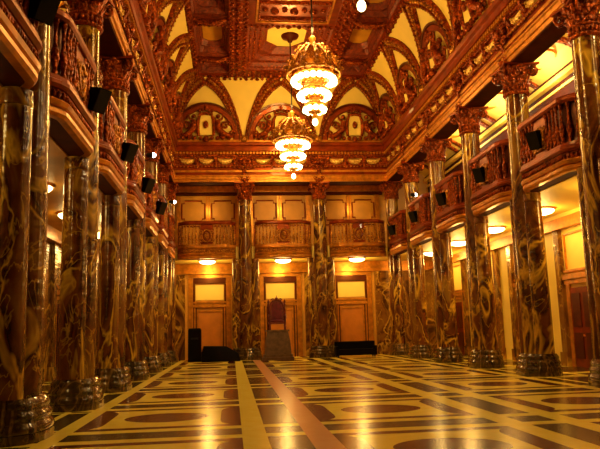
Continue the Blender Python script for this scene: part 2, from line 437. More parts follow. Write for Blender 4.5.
# swag and console prototypes (local: x out, y along, origin at upper frieze centre)
def swag_mb():
    m=MB(); n=9; R=[]
    for i in range(n+1):
        a=PI*i/n; 
        R.append([(0,-.42*math.cos(a),.19-.02),( .05+.08*math.sin(a),-.40*math.cos(a),.19-.16*math.sin(a)),(.03+.03*math.sin(a),-.42*math.cos(a),.17-.36*math.sin(a)),(0,-.42*math.cos(a),.17-.37*math.sin(a))])
    m.loft(R,True,True)
    for i in range(7):
        a=PI*(i+.5)/7; m.ball((.1,-.40*math.cos(a),.17-.32*math.sin(a)),.05,6,4)
    return m
def console_mb():
    m=MB()
    pts=[(.02,-.30),(.05,-.33),(.13,-.26),(.10,-.12),(.13,0),(.22,.12),(.26,.26),(.18,.3),(0,.3),(0,-.30)]
    m.prism(pts,-.09,.09,'y')
    m.tube(spiral((.15,-.12,.20),.10,1.2,(1,0,0),(0,0,1)),.028,6); m.tube(spiral((.15,.12,.20),.10,1.2,(1,0,0),(0,0,1)),.028,6)
    m.tube(spiral((.07,-.11,-.26),.07,1.1,(1,0,0),(0,0,1),sgn=-1),.022,6); m.tube(spiral((.07,.11,-.26),.07,1.1,(1,0,0),(0,0,1),sgn=-1),.022,6)
    leaf(m,(.10,0,-.3),0,.36,.16,.10)
    m.ball((.13,0,-.36),.06,6,4)
    return m
def over_capital_mb():
    """carved cluster above each capital: paired scrolls, mask and drops"""
    m=MB()
    for s in (-1,1):
        m.tube(spiral((.38,s*.24,.98),.17,1.3,(0,s,0),(0,0,1)),.05,6)
        m.tube(spiral((.36,s*.2,.42),.13,1.2,(0,s,0),(0,0,-1)),.045,6)
        leaf(m,(.30,s*.16,.05),0,.5,.22,.16)
        m.ball((.36,s*.2,1.3),.12,8,5)
    leaf(m,(.30,0,.4),0,.75,.26,.22)
    m.ball((.45,0,1.28),.15,10,6,(.8,1,1.2)); m.ball((.40,0,.25),.12,8,5)
    m.box(.2,.40,-.32,.32,1.42,1.5)
    return m
sw=swag_mb().build('frieze_swag','swag',eL); cs=console_mb().build('frieze_console','wood',eL); oc=over_capital_mb().build('frieze_cartouche','wood',eL)
sw.location=(.2,1.,-50); protos=[sw,cs,oc]
def fill(e,ys_col,conv):
    for i,yc in enumerate(ys_col):
        put(oc,e,(0,conv(yc),9.85))
        if i+1<len(ys_col):
            yn=ys_col[i+1]; st=(yn-yc)
            for q in (-1,0,1): put(sw,e,(.2,conv(yc+st*(.5+q*.25)),11.24))
            for q in (-1.5,-.5,.5,1.5): put(cs,e,(.2,conv(yc+st*(.5+q*.25)),11.2))
fill(eL,YS[1:]+[YS[-1]-PITCH],lambda y:y); fill(eR,YS[1:],lambda y:-y)
for yc in (YS[0],):
    for e,cv in ((eL,1),(eR,-1)):
        for q in (-1,0,1): put(sw,e,(.2,cv*(yc-PITCH*(.5+q*.25)),11.24))
        for q in (-.5,.5,1.5): put(cs,e,(.2,cv*(yc-PITCH*(.5+q*.25)),11.2))
XB=[XL+(XR-XL)/3*k for k in range(4)]
for k in range(3):
    st=(XR-XL)/3; c=XB[k]+st/2-XC
    for q in (-1,0,1): put(sw,eB,(.2,c+q*st*.25,11.24))
    for q in (-1.5,-.5,.5,1.5):
        if (k,q) in ((0,-1.5),(2,1.5)): continue
        put(cs,eB,(.2,c+q*st*.25,11.2))
for k in (1,2): put(oc,eB,(0,XB[k]-XC,9.85))
for p in protos: bpy.data.objects.remove(p)
# ------------------------------------------------------------------ columns
def stadium(hl,hw,z,n=28,pw=2.6):
    return [(hw*math.copysign(abs(math.cos(a))**(2/pw),math.cos(a)),hl*math.copysign(abs(math.sin(a))**(2/pw),math.sin(a)),z) for a in [2*PI*j/n for j in range(n)]]
SO=.51
def make_column():
    r=empty('marble_column',(0,0,0))
    b=MB(); b.loft([stadium(.86,.575,z) for z in (0,.14)],False)
    b.loft([stadium(.86*k,.575*k2,z) for k,k2,z in ((.99,.98,.15),(1.0,1.0,.19),(.99,.98,.25),(.95,.92,.29),(.94,.90,.33),(.96,.94,.36),(.96,.94,.41),(.93,.88,.45),(.91,.84,.50),(.92,.87,.53),(.92,.87,.57),(.89,.80,.62),(.88,.74,.66))],True)
    b.build('base','base',r)
    pr=[(.395+.012*math.sin(PI*min(1,t*1.3))-.045*t*t,.66+(8.98-.66)*t) for t in [i/14 for i in range(15)]]
    MB().lathe(pr,32).build('main_shaft','marble',r)
    for s in (-1,1):
        pr=[(.285-.02*t*t,.66+(5.32-.66)*t) for t in [i/8 for i in range(9)]]
        o=MB().lathe(pr,24).build('side_shaft','marble',r,(0,s*SO,0))
        MB().lathe([(.262,5.33),(.275,5.36),(.275,5.42),(.266,5.46),(.27,5.6)],20).build('cap_ring','marble',o)
    c=MB()
    c.lathe([(.36,8.96),(.42,8.99),(.43,9.04),(.37,9.08)],24)
    for i in range(20):
        a=2*PI*i/20; c.ball((.375*math.cos(a),.375*math.sin(a),9.17),.055,6,4,(1,1,1.7))
    c.lathe([(.36,9.07),(.37,9.16),(.39,9.25),(.43,9.27),(.43,9.31),(.37,9.33)],24)
    nk=c; c=MB(); c.lathe([(.36,9.30),(.36,9.5),(.42,9.7),(.52,9.84),(.52,9.86)],24)
    for i in range(8):
        leaf(c,(.35*math.cos(i*PI/4),.35*math.sin(i*PI/4),9.30),i*PI/4,.36,.27,.22)
        a=i*PI/4+PI/8; leaf(c,(.34*math.cos(a),.34*math.sin(a),9.38),a,.48,.28,.30)
    for i in range(4):
        a=PI/4+i*PI/2; u=(math.cos(a),math.sin(a),0)
        for sg in (-1,1):
            off=Vector((-math.sin(a),math.cos(a),0))*sg*.06
            c.tube(spiral(Vector((.58*math.cos(a),.58*math.sin(a),9.70))+off,.17,1.35,u,(0,0,1),18,-1,PI*.5),.045,6)
        c.ball((.45*math.cos(a+PI/4),.45*math.sin(a+PI/4),9.88),.10,8,5)
    cp=c.build('capital','wood',r); nk.build('necking','wood',cp)
    MB().prism([(-.60,-.60),(0,-.47),(.60,-.60),(.47,0),(.60,.60),(0,.47),(-.60,.60),(-.47,0)],9.89,9.96,'z').build('abacus','wood_plain',cp)
    return r
col0=make_column(); used=False
def place_col(x,y,rz,label,group=None):
    global used
    o=col0 if not used else copy_tree(col0); used=True
    o.location=(x,y,0); o.rotation_euler=(0,0,rz); tag(o,label,'column',group,'thing'); return o
ordn=['nearest','second nearest','third nearest','fourth nearest','fifth nearest','sixth nearest']
for k in range(6):
    place_col(XL,YS[6-k],0 if k%2 else PI,'veined brown marble column in the left colonnade, %s to the viewer, black moulded base'%ordn[k],'marble columns along the left side')
for k in range(5):
    place_col(XR,YS[5-k],PI if k%2 else 0,'veined brown marble column in the right colonnade, %s to the viewer, black moulded base'%ordn[k],'marble columns along the right side')
place_col(XB[1],YB,PI/2,'marble column of the end wall between the left and middle balconies','marble columns of the end wall')
place_col(XB[2],YB,-PI/2,'marble column of the end wall between the middle and right balconies','marble columns of the end wall')
place_col(XL,YB,0,'marble column in the far left corner of the hall','marble columns in the far corners')
place_col(XR,YB,PI,'marble column in the far right corner of the hall','marble columns in the far corners')
# ------------------------------------------------------------------ balconies
HB=PITCH/2-.40
def _fall(u):
    v=(abs(u)*HB-(HB-.62))/.62
    return 0. if v<=0 else (v*v*(1.6-.6*v) if v<1 else 1.)*.82
def bal_path(off=0,n=20,base=.0,depth=.44):
    pts=[]
    for i in range(n+1):
        u=-1+2*i/n; 
        a=_fall(u)
        pts.append((base+(depth)*(1-a)+off*(1-a*.3),u*(HB)))
    return pts
def sweep_plan(path,prof):
    """prof [(inset/outset,z)] closed polygon, swept along the plan path with a back edge"""
    R=[]
    for i,(x,y) in enumerate(path):
        t=Vector((path[min(i+1,len(path)-1)][0]-path[max(i-1,0)][0],path[min(i+1,len(path)-1)][1]-path[max(i-1,0)][1])).normalized()
        n=Vector((t.y,-t.x))
        R.append([(x+n.x*o,max(-HB-.0,min(HB+.0,y+n.y*o)),z) for o,z in prof])
    return R
DEP=.44
def make_balcony(bmat='wood'):
    r=empty('balcony',(0,0,ZG0)); P=bal_path(depth=DEP)
    def sw_(prof,name,mat,parent=r,smooth=False):
        return MB().loft(sweep_plan(P,[(o,z-ZG0) for o,z in prof]),smooth).build(name,mat,parent)
    sl=MB(); top=[(x-.06,y,ZG1-.05-ZG0) for x,y in P]+[(-.14,HB,ZG1-.05-ZG0),(-.14,-HB,ZG1-.05-ZG0)]
    bot=[(x-.16,y,.02) for x,y in P]+[(-.14,HB,.02),(-.14,-HB,.02)]
    sl.loft([bot,top],False); sl.build('floor_slab','wood_matte',r)
    sw_([(-.16,5.6),(-.02,5.6),(.03,5.66),(.03,5.74),(-.01,5.78),(.05,5.80),(.08,5.88),(.05,5.92),(-.06,5.92)],'lower_moulding','gilt_plain')
    sw_([(-.1,5.92),(-.03,5.92),(-.03,6.14),(-.1,6.14)],'carved_frieze',bmat)
    d=MB()
    for i in range(34):
        u=-1+2*(i+.5)/34; a=_fall(u); x=DEP*(1-a); 
        if a>.6: continue
        d.ball((x+.0,u*HB,6.03-ZG0),.06,6,4,(.7,.6,1.3))
    d.build('frieze_leaves',bmat,r)
    sw_([(-.1,6.14),(.02,6.14),(.08,6.2),(.08,6.27),(.03,6.3),(.03,6.38),(-.1,6.38)],'upper_moulding','wood_plain' if bmat=='wood' else 'gilt_plain')
    sw_([(-.16,7.54),(-.08,7.54),(-.06,7.5),(.02,7.5),(.06,7.56),(.06,7.65),(.02,7.7),(-.16,7.7)],'hand_rail','wood_plain')
    if bmat=='wood': sw_([(-.17,6.39),(-.12,6.39),(-.12,7.53),(-.17,7.53)],'balustrade_panel','wood_dark')
    # balusters (each its own part)
    b=MB().lathe([(.06,0),(.06,.08),(.04,.11),(.05,.18),(.085,.34),(.065,.5),(.035,.64),(.045,.72),(.03,.8),(.04,1.0),(.06,1.06),(.06,1.12)],10)
    b0=b.build('baluster',bmat,r); first=True; cnt=0
    for i in range(17):
        u=-1+2*(i+.5)/17
        if abs(u)<.2: continue
        a=_fall(u); loc=(-.05+DEP*(1-a),u*HB,6.38-ZG0)
        if first: b0.location=loc; first=False
        else: put(b0,r,loc)
    # centre medallion
    m=MB(); xm=DEP-.05
    m.box(xm-.05,xm+.01,-.37,.37,6.39-ZG0,7.5-ZG0)
    mpn=m.build('medallion_panel','wood_plain',r)
    m=MB(); m.tube([(xm+.05,.27*math.cos(a),6.87-ZG0+.34*math.sin(a)) for a in [2*PI*j/18 for j in range(19)]],.045,6)
    m.ball((xm+.03,0,6.87-ZG0),.19,10,6,(.5,.9,1.2)); m.ball((xm+.1,0,6.98-ZG0),.08,8,5)
    for s in (-1,1):
        m.tube(spiral((xm+.04,s*.3,6.6-ZG0),.12,1.2,(0,s,0),(0,0,1)),.03,6); m.tube(spiral((xm+.04,s*.3,7.13-ZG0),.1,1.2,(0,s,0),(0,0,-1)),.03,6)
    m.build('medallion','gilt',mpn)
    # end posts next to the columns
    for s in (-1,1):
        MB().box(-.1,.1,s*HB,s*(HB-.16),6.38-ZG0,7.5-ZG0).build('end_post','wood',r)
    return r
bal0=make_balcony(); bused=False
def place_bal(x,y,rz,label,group):
    global bused
    o=bal0 if not bused else copy_tree(bal0); bused=True
    o.location=(x,y,ZG0); o.rotation_euler=(0,0,rz); tag(o,label,'balcony',group); return o
for k in range(7):
    yc=(YS[k]+YS[k+1])/2
    where=['between the far left corner column and the sixth left column','between the fifth and sixth left columns','between the fourth and fifth left columns','between the third and fourth left columns','between the second and third left columns','between the nearest and second left columns','nearest the viewer at the top left, before the nearest column'][k]
    place_bal(XL,yc,0,'carved mahogany and gilt balcony '+where,'balconies along the left gallery')
for k in range(5):
    yc=(YS[k]+YS[k+1])/2
    where=['between the far right corner column and the fifth right column','between the fourth and fifth right columns','between the third and fourth right columns','between the second and third right columns','between the nearest and second right columns'][k]
    place_bal(XR,yc,PI,'carved mahogany and gilt balcony '+where,'balconies along the right gallery')
HB=1.62; DEP=.62; bal0=make_balcony('gilt'); bused=False
for k,w in enumerate(('left','middle','right')):
    place_bal((XB[k]+XB[k+1])/2,YB,-PI/2,'bow-fronted gilt balcony on the end wall above the %s door'%w,'balconies of the end wall')
# ------------------------------------------------------------------ ceiling lamps under the galleries
def make_lamp():
    r=empty('ceiling_lamp',(0,0,ZG0))
    MB().lathe([(.52,0),(.52,-.04),(.46,-.06)],20).build('mount_ring','gilt_plain',r)
    MB().lathe([(.45,-.05),(.46,-.10),(.38,-.17),(.2,-.22),(.02,-.23)],20).build('glass_bowl','lamp',r)
    return r
lamp0=make_lamp(); lused=False
def light(name,kind,loc,e,c,size=.2,rot=None,**k):
    l=bpy.data.lights.new(name,kind); l.energy=e; l.color=c
    if kind=='POINT': l.shadow_soft_size=size
    if kind=='AREA': l.shape='RECTANGLE'; l.size=size; l.size_y=k.get('sy',size)
    if kind=='SPOT': l.spot_size=k.get('ang',1.2); l.spot_blend=.6; l.shadow_soft_size=size
    o=bpy.data.objects.new(name,l); COL.objects.link(o); o.location=loc
    if rot: o.rotation_euler=rot
    return o
WARM=(1.,.55,.13); WARM2=(1.,.60,.15)
LE_AISLE=60.; LE_BACK=95.
def place_lamp(x,y,label,group,e,vis=True):
    global lused
    o=lamp0 if not lused else copy_tree(lamp0); lused=True
    o.location=(x,y,ZG0); tag(o,label,'lamp',group)
    light('lamp_light','POINT',(x,y,ZG0-.55),e,WARM2,.22)
for k,w in enumerate(('left','middle','right')):
    place_lamp((XB[k]+XB[k+1])/2,YB+.35,'lit round ceiling lamp under the %s balcony of the end wall'%w,'ceiling lamps below the end wall balconies',LE_BACK)
for k in range(5):
    place_lamp(11.0,(YS[k]+YS[k+1])/2,'lit ceiling lamp in the right aisle, %s from the end wall'%['first','second','third','fourth','fifth'][k],'ceiling lamps of the right aisle',LE_AISLE*1.3)
for k in range(7):
    place_lamp(-5.2,(YS[k]+YS[k+1])/2,'lit ceiling lamp in the left aisle, %s from the end wall'%['first','second','third','fourth','fifth','sixth','seventh'][k],'ceiling lamps of the left aisle',LE_AISLE*.25)
# ------------------------------------------------------------------ loudspeakers on the balcony rails
def make_speaker():
    r=empty('loudspeaker',(0,0,0))
    m=MB().prism([(-.16,-.30),(.18,-.30),(.18,.30),(-.16,.22)],-.19,.19,'y'); cb=m.build('cabinet','black',r)
    MB().box(.182,.20,-.17,.17,-.28,.28).build('grille','black_metal',cb)
    MB().tube([(-.15,0,0),(-.32,0,-.02),(-.34,0,-.3)],.025,6).build('bracket','black_metal',r)
    return r
sp0=make_speaker(); sused=False
def place_sp(x,y,z,rx,rz,label,group,sc=1.):
    global sused
    o=sp0 if not sused else copy_tree(sp0); sused=True
    o.location=(x,y,z); o.rotation_euler=rx; tag(o,label,'loudspeaker',group); o.scale=(sc,sc,sc)
spY=[(YS[k]+YS[k+1])/2 for k in range(7)]
nmL=['nearest','second nearest','third nearest','fourth nearest','fifth nearest']
for i,k in enumerate((6,5,4,3,2)):
    place_sp(XL+.60,spY[k]+.85,6.75,(0,math.radians(28),math.radians(-38)),0,'black loudspeaker tilted down from a left balcony, %s to the viewer'%nmL[i],'loudspeakers on the left balconies',.9)
for i,k in enumerate((4,3,2,1,0)):
    place_sp(XR-.60,spY[k]-.1,6.86,(0,math.radians(28),math.radians(180+38)),0,'black loudspeaker tilted down from a right balcony, %s to the viewer'%nmL[i],'loudspeakers on the right balconies',.9)
def spotl(x,y,z,label):
    r=empty('spotlight',(x,y,z),0,label,'spotlight','small lit spotlights on the balcony rails')
    MB().lathe([(.05,-.16),(.08,-.12),(.08,.08)],12).build('housing','black_metal',r,None,(0,PI/2,0)); MB().ball((.1,0,0),.085,10,6).build('bulb','spot',r)
    MB().tube([(0,0,-.07),(-.05,0,-.16),(-.2,0,-.2)],.02,6).build('bracket','black_metal',r)
spotl(XL+.72,23.0,7.8,'small bright white spotlight on the left balcony between third and fourth columns')
spotl(XL+.72,31.6,7.8,'small bright white spotlight on the left balcony between fifth and sixth columns')
spotl(XR-.72,30.2,7.78,'small bright white spotlight high on a far right balcony')
# ------------------------------------------------------------------ cove and ceiling
U0=.28
def cove(t):
    th=t*math.radians(74); u=U0+1.28*(1-math.cos(th))/(1-math.cos(math.radians(74))); z=ZE1+.02+(ZC-.05-ZE1)*math.sin(th)/math.sin(math.radians(74)); return u,z
def cove_n(t):
    th=t*math.radians(74); u0,z0=cove(max(0,t-.01)); u1,z1=cove(min(1,t+.01)); v=Vector((u1-u0,z1-z0)).normalized(); return Vector((v.y,-v.x))   # towards the hall (u+, down)
YE=Y0
ceil=empty('ceiling',(XC,(YB+Y0)/2,ZC),kind='structure'); ceil.location=(0,0,0)
NT=12
cv=MB()
for X,s in ((XL,1),(XR,-1)):
    R=[]
    for i in range(NT+1):
        u,z=cove(i/NT); R.append([(X+s*u,Y0,z),(X+s*u,YB-u,z)])
    cv.loft(R,True,False,False)
R=[]
for i in range(NT+1):
    u,z=cove(i/NT); R.append([(XL+u,YB-u,z),(XR-u,YB-u,z)])
cv.loft(R,True,False,False)
cv.build('cove','yellow',ceil)
ut,_=cove(1)
# side: which wall, s along-wall coordinate -> world point & normal
def wallpt(side,s,t,out=0.):
    u,z=cove(t); n=cove_n(t); uu=u+n.x*out; zz=z+n.y*out
    if side=='L': return Vector((XL+uu,min(s,YB-uu),zz)),Vector((n.x,0,n.y))
    if side=='R': return Vector((XR-uu,min(s,YB-uu),zz)),Vector((-n.x,0,n.y))
    return Vector((max(XL+uu,min(XR-uu,s)),YB-uu,zz)),Vector((0,-n.x,n.y))
RP=[(-.27,-.03),(-.27,.10),(-.22,.19),(-.15,.19),(-.12,.12),(.12,.12),(.15,.19),(.22,.19),(.27,.10),(.27,-.03)]
RP2=[(-.18,-.03),(-.18,.08),(-.11,.19),(.11,.19),(.18,.08),(.18,-.03)]
def rib(side,fs,ft,prof,mat,nm,beads=True,n=18,wd=None):
    path=[];nr=[]
    for i in range(n+1):
        q=i/n; p,nn=wallpt(side,fs(q),ft(q)); path.append(p); nr.append(nn)
    mb=MB().beam(path,nr,prof,False,True,[wd(i/n) for i in range(n+1)] if wd else None); o=mb.build(nm,mat,ceil)
    if beads:
        b=MB()
        for i in range(1,n*2-1):
            q=(i+.5)/(n*2); k=wd(q) if wd else 1.; p,nn=wallpt(side,fs(q),ft(q),.13); p2,_=wallpt(side,fs(q+.02),ft(q+.02),.13)
            sd=(p2-p).normalized().cross(nn)
            if i%2: b.ball(p,.085*k**.5,6,4)
            else:
                for g in (-1,1): b.ball(p+sd*g*.185*k+nn*.07,.05,5,3)
        b.build('rib_studs','gilt',o)
    return o
def bay_ribs(side,c,hb):
    for s in (-1,1):
        # pointed arch: from column line up to the bay middle at the ceiling edge
        rib(side,lambda q,s=s:c+s*(hb-.15)*(1-(.60*q+.34*(1-math.cos(q*PI/2)))) ,lambda q:.02+.96*(math.sin(q*PI/2)*.35+q*.65),RP,'wood','cove_rib',wd=lambda q:.55+1.0*q)
    # lower round arch
    R_=hb-.42
    rib(side,lambda q:c-R_*math.cos(q*PI),lambda q:.03+.44*math.sin(q*PI),RP2,'wood_plain','lunette_arch',False,22)
    rib(side,lambda q:c-(R_+.17)*math.cos(q*PI),lambda q:.03+.495*math.sin(q*PI),[(-.05,-.03),(-.05,.2),(.05,.2),(.05,-.03)],'wood_dark','arch_edge',False,22)
def boss(side,s,t,r=.2):
    p,nn=wallpt(side,s,t,.14); m=MB().ball(p,r,12,6,(1,1,1))
    for i in range(8):
        a=i*PI/4
        tx=Vector((0,1,0)) if side!='B' else Vector((1,0,0)); ty=nn.cross(tx)
        m.ball(p+tx*(math.cos(a)*r)+ty*(math.sin(a)*r),r*.36,6,4)
    m.build('rosette','gilt',ceil)
def cart_mb():
    """crowned shield flanked by scrolled figures; local x out, y along, z up; about 2.4 wide"""
    d=MB(); g=MB()
    # shield window
    g.prism([(-.30,.15),(.30,.15),(.34,1.0),(.2,1.12),(-.2,1.12),(-.34,1.0)],.05,.2,'x')
    for s in (-1,1):
        d.tube([(.2,s*.36,.1),(.24,s*.42,.5),(.22,s*.38,.9),(.18,s*.28,1.15)],[.07,.10,.09,.06],8)
        # leaning figure: legs, torso, head, raised arm
        d.tube([(.2,s*1.15,.1),(.3,s*.85,.22),(.3,s*.62,.45),(.26,s*.58,.85)],[.10,.14,.17,.13],8)
        d.ball((.28,s*.60,1.06),.12,8,6)
        d.tube([(.26,s*.6,.82),(.3,s*.8,.95),(.3,s*.88,1.15)],[.07,.055,.05],6)
        d.tube(spiral((.2,s*.95,.62),.22,1.3,(0,s,0),(0,0,1)),.06,6)
        d.tube(spiral((.18,s*1.28,.22),.17,1.2,(0,s,0),(0,0,1)),.05,6)
        for q in range(4): leaf(d,(.15,s*(.75+.17*q),.0),0,.3,.2,.12)
    d.tube([(.2,-.34,1.16),(.24,0,1.24),(.2,.34,1.16)],.08,8)
    for q in range(5): d.ball((.2,(-2+q)*.15,1.34+.05*(2-abs(q-2))),.085,8,5)
    d.ball((.22,0,1.55),.09,8,5)
    for q in range(9): d.ball((.2,(-4+q)*.28,.0),.11,7,5)
    d.ball((.24,0,-.06),.16,8,5)
    d.ball((.27,0,.66),.13,8,6,(.6,1,1.5))
    return d,g
d_,g_=cart_mb()
c_root=empty('carved_cartouche',(0,0,0)); d_.build('crest_and_figures','wood',c_root); g_.build('shield','yellow',c_root); cused=False
def place_cart(loc,rz,tilt,label,group):
    global cused
    o=c_root if not cused else copy_tree(c_root); cused=True; o.scale=(1.2,1.15,1.15)
    o.location=loc; o.rotation_euler=(0,tilt,rz); tag(o,label,'cartouche',group)
places={'L':['far end','second from the end wall','third from the end wall','fourth from the end wall','fifth from the end wall','sixth from the end wall','seventh from the end wall']}
places['R']=places['L']
for side in 'LR':
    for k in range(7):
        c=(YS[k]+YS[k+1])/2; bay_ribs(side,c,PITCH/2)
        boss(side,YS[k+1],.035)
        p,n=wallpt(side,c,.05,.05)
        place_cart(p,0 if side=='L' else PI,math.radians(-4) if 0 else .10,'carved crowned cartouche in the %s cove lunette, %s'%({'L':'left','R':'right'}[side],places[side][k]),'cartouches of the %s cove'%({'L':'left','R':'right'}[side]))
for k in range(3):
    c=(XB[k]+XB[k+1])/2; bay_ribs('B',c,(XR-XL)/6)
    if k: boss('B',XB[k],.035)
    p,n=wallpt('B',c,.05,.05)
    place_cart(p,-PI/2,.10,'carved crowned cartouche in the %s lunette of the end wall'%('left','middle','right')[k],'cartouches of the end wall')
for X,s in ((XL,1),(XR,-1)):
    path=[];nr=[]
    for i in range(13):
        u,z=cove(i/12); path.append(Vector((X+s*u,YB-u,z))); nr.append(Vector((s*.6,-.6,-.4)))
    MB().beam(path,nr,RP2).build('corner_rib','wood',ceil)
# plinth moulding at the foot of the cove
m=MB().box(XL+.2,XL+.46,Y0,YB-.47,ZE1+.005,ZE1+.16).box(XR-.2,XR-.46,Y0,YB-.47,ZE1+.005,ZE1+.16).box(XL+.2,XR-.2,YB-.46,YB-.2,ZE1+.005,ZE1+.16)
m.build('cove_plinth','gilt_plain',ceil)
# flat ceiling
CX0,CX1=XL+ut,XR-ut; CY1=YB-ut
LB=(CX0+1.95,CX0+2.85); RB=(CX1-2.85,CX1-1.95)
def orn(mb,p0,p1,sp,r,off=(0,0,0),sc=(1,1,.8)):
    p0,p1=Vector(p0),Vector(p1); L=(p1-p0).length; n=max(1,int(L/sp))
    for i in range(n):
        q=p0.lerp(p1,(i+.5)/n)+Vector(off)*(1 if i%2 else -1); mb.ball(q,r*(1 if i%2 else .72),6,4,sc)
back=MB().box(CX0-.3,CX1+.3,Y0,CY1+.3,ZC+.9,ZC+1.0); back.build('coffer_back','wood_dark',ceil)
b=MB()
b.box(CX0-.35,CX0+.3,Y0,CY1+.35,ZC,ZC+.9).box(CX1-.3,CX1+.35,Y0,CY1+.35,ZC,ZC+.9).box(CX0+.3,CX1-.3,CY1-.3,CY1+.35,ZC,ZC+.9)
b.build('edge_beam','wood_plain',ceil)
b=MB()
for x in (CX0+.12,CX1-.12): orn(b,(x,Y0+14,ZC-.02),(x,CY1,ZC-.02),.26,.13,(.05,0,0))
orn(b,(CX0,CY1-.12,ZC-.02),(CX1,CY1-.12,ZC-.02),.24,.13,(0,.05,0))
orn(b,(CX0,CY1+.05,ZC-.10),(CX1,CY1+.05,ZC-.10),.3,.12)
b.build('edge_carving','wood',ceil)
for (x0,x1) in (LB,RB):
    MB().box(x0,x1,Y0,CY1-.3,ZC-.05,ZC+.9).build('long_beam','wood_plain',ceil)
    b=MB()
    for q in (.14,.5,.86): 
        x=x0+(x1-x0)*q; orn(b,(x,Y0+12,ZC-.06),(x,CY1-.3,ZC-.06),.22 if q!=.5 else .36,.10 if q!=.5 else .17,(.05,0,0))
    b.build('beam_carving','wood',ceil)
# side coffers
yc_list=[YS[k]-.05+.6 for k in range(1,7)]
for (x0,x1) in ((CX0+.3,LB[0]),(RB[1],CX1-.3)):
    for i in range(0,6):
        y=yc_list[i]
        c=MB().box(x0,x1,y-.32,y+.32,ZC+.05,ZC+.9); c.build('short_beam','wood_plain',ceil)
        c=MB(); n=14
        # bowed leafy swag hanging below each short beam
        pts=[(x0+(x1-x0)*j/n,y-.28-.0,ZC+.1-.22*math.sin(PI*j/n)) for j in range(n+1)]
        c.tube(pts,[.06+.09*math.sin(PI*j/n) for j in range(n+1)],8)
        for j in range(n): c.ball(Vector(pts[j])*.5+Vector(pts[j+1])*.5+Vector((0,-.03,.02)),.09,6,4)
        orn(c,(x0,y+.25,ZC+.03),(x1,y+.25,ZC+.03),.2,.1); orn(c,(x0,y,ZC+.03),(x1,y,ZC+.03),.28,.14)
        c.build('beam_garland','wood',ceil)
    ends=[CY1-.3+.32]+yc_list+[Y0]
    for i in range(6):
        ya=ends[i+1]+.32; yb=ends[i]-.32
        # stepped octagonal coffer
        xm,ym=(x0+x1)/2,(ya+yb)/2; hx,hy=(x1-x0)/2,(yb-ya)/2
        def oc8(k,z,ch): 
            a,b_=hx*k,hy*k; c_=ch
            return [(xm-a,ym-b_+c_,z),(xm-a+c_,ym-b_,z),(xm+a-c_,ym-b_,z),(xm+a,ym-b_+c_,z),(xm+a,ym+b_-c_,z),(xm+a-c_,ym+b_,z),(xm-a+c_,ym+b_,z),(xm-a,ym+b_-c_,z)]
        f=MB().loft([oc8(1,ZC+.1,.01),oc8(.9,ZC+.2,.05),oc8(.84,ZC+.2,.1),oc8(.76,ZC+.42,.2),oc8(.7,ZC+.42,.22),oc8(.62,ZC+.66,.28),oc8(.58,ZC+.66,.28)],False,False)
        f.build('coffer_frame','wood_rough',ceil)
        f=MB().loft([oc8(.58,ZC+.66,.28),oc8(.5,ZC+.7,.26)],False,True); f.build('coffer_panel','ochre',ceil)
# central coffers around each chandelier
CHX=3.15; CHY=[32.05,23.35,14.45]
xm=(LB[1]+RB[0])/2; hx=(RB[0]-LB[1])/2
prev=CY1-.3
for i,yc in enumerate(CHY):
    hy=2.65; y1=yc+hy; y0=yc-hy
    # beam field between coffers
    MB().box(LB[1],RB[0],y1,prev,ZC-.02,ZC+.9).build('cross_beam','wood_plain',ceil)
    c=MB(); 
    orn(c,(LB[1]+.05,y1+.12,ZC-.05),(RB[0]-.05,y1+.12,ZC-.05),.25,.12,(0,.04,0))
    orn(c,(LB[1]+.05,prev-.12,ZC-.05),(RB[0]-.05,prev-.12,ZC-.05),.25,.12,(0,.04,0)); c.build('cross_beam_carving','wood',ceil)
    if prev-y1>1.5:
        ymid=(prev+y1)/2; hw=(prev-y1)/2
        for q,zz,mt in ((.62,.09,'gilt_plain'),(.42,.14,'wood')):
            f=MB(); a=hx*(.7+.3*q)-.1; b_=hw*q; w=.09
            f.box(xm-a,xm+a,ymid-b_-w,ymid-b_,ZC-zz,ZC-.02).box(xm-a,xm+a,ymid+b_,ymid+b_+w,ZC-zz,ZC-.02).box(xm-a,xm-a+w,ymid-b_,ymid+b_,ZC-zz,ZC-.02).box(xm+a-w,xm+a,ymid-b_,ymid+b_,ZC-zz,ZC-.02)
            f.build('beam_moulding',mt,ceil)
        c=MB(); orn(c,(xm-hx*.75,ymid,ZC-.05),(xm+hx*.75,ymid,ZC-.05),.4,.2,(0,.08,0)); c.build('beam_scrollwork','wood',ceil)
    prev=y0
    def r8(kx,ky,z,ch):
        a,b_=hx*kx,hy*ky
        return [(xm-a,yc-b_+ch,z),(xm-a+ch,yc-b_,z),(xm+a-ch,yc-b_,z),(xm+a,yc-b_+ch,z),(xm+a,yc+b_-ch,z),(xm+a-ch,yc+b_,z),(xm-a+ch,yc+b_,z),(xm-a,yc+b_-ch,z)]
    f=MB().loft([r8(1,1,ZC,.01),r8(.95,.95,ZC+.1,.02),r8(.9,.9,ZC+.1,.05),r8(.86,.86,ZC+.28,.1),r8(.76,.76,ZC+.30,.2),r8(.72,.72,ZC+.5,.4),r8(.62,.62,ZC+.52,.55),r8(.52,.52,ZC+.8,.62),r8(.48,.48,ZC+.8,.62)],False,False)
    f.build('centre_coffer','wood_rough',ceil)
    MB().loft([r8(.48,.48,ZC+.8,.62),r8(.40,.40,ZC+.83,.55)],False,True).build('centre_panel','yellow',ceil)
    c=MB()
    for kk,zz,rr in ((.925,.1,.075),(.81,.28,.08),(.67,.5,.07)):
        for sx in (-1,1):
            orn(c,(xm+sx*hx*kk,yc-hy*kk+.3,ZC+zz),(xm+sx*hx*kk,yc+hy*kk-.3,ZC+zz),.2,rr)
            orn(c,(xm-hx*kk+.3,yc+sx*hy*kk,ZC+zz),(xm+hx*kk-.3,yc+sx*hy*kk,ZC+zz),.2,rr)
    c.build('coffer_beading','wood',ceil)
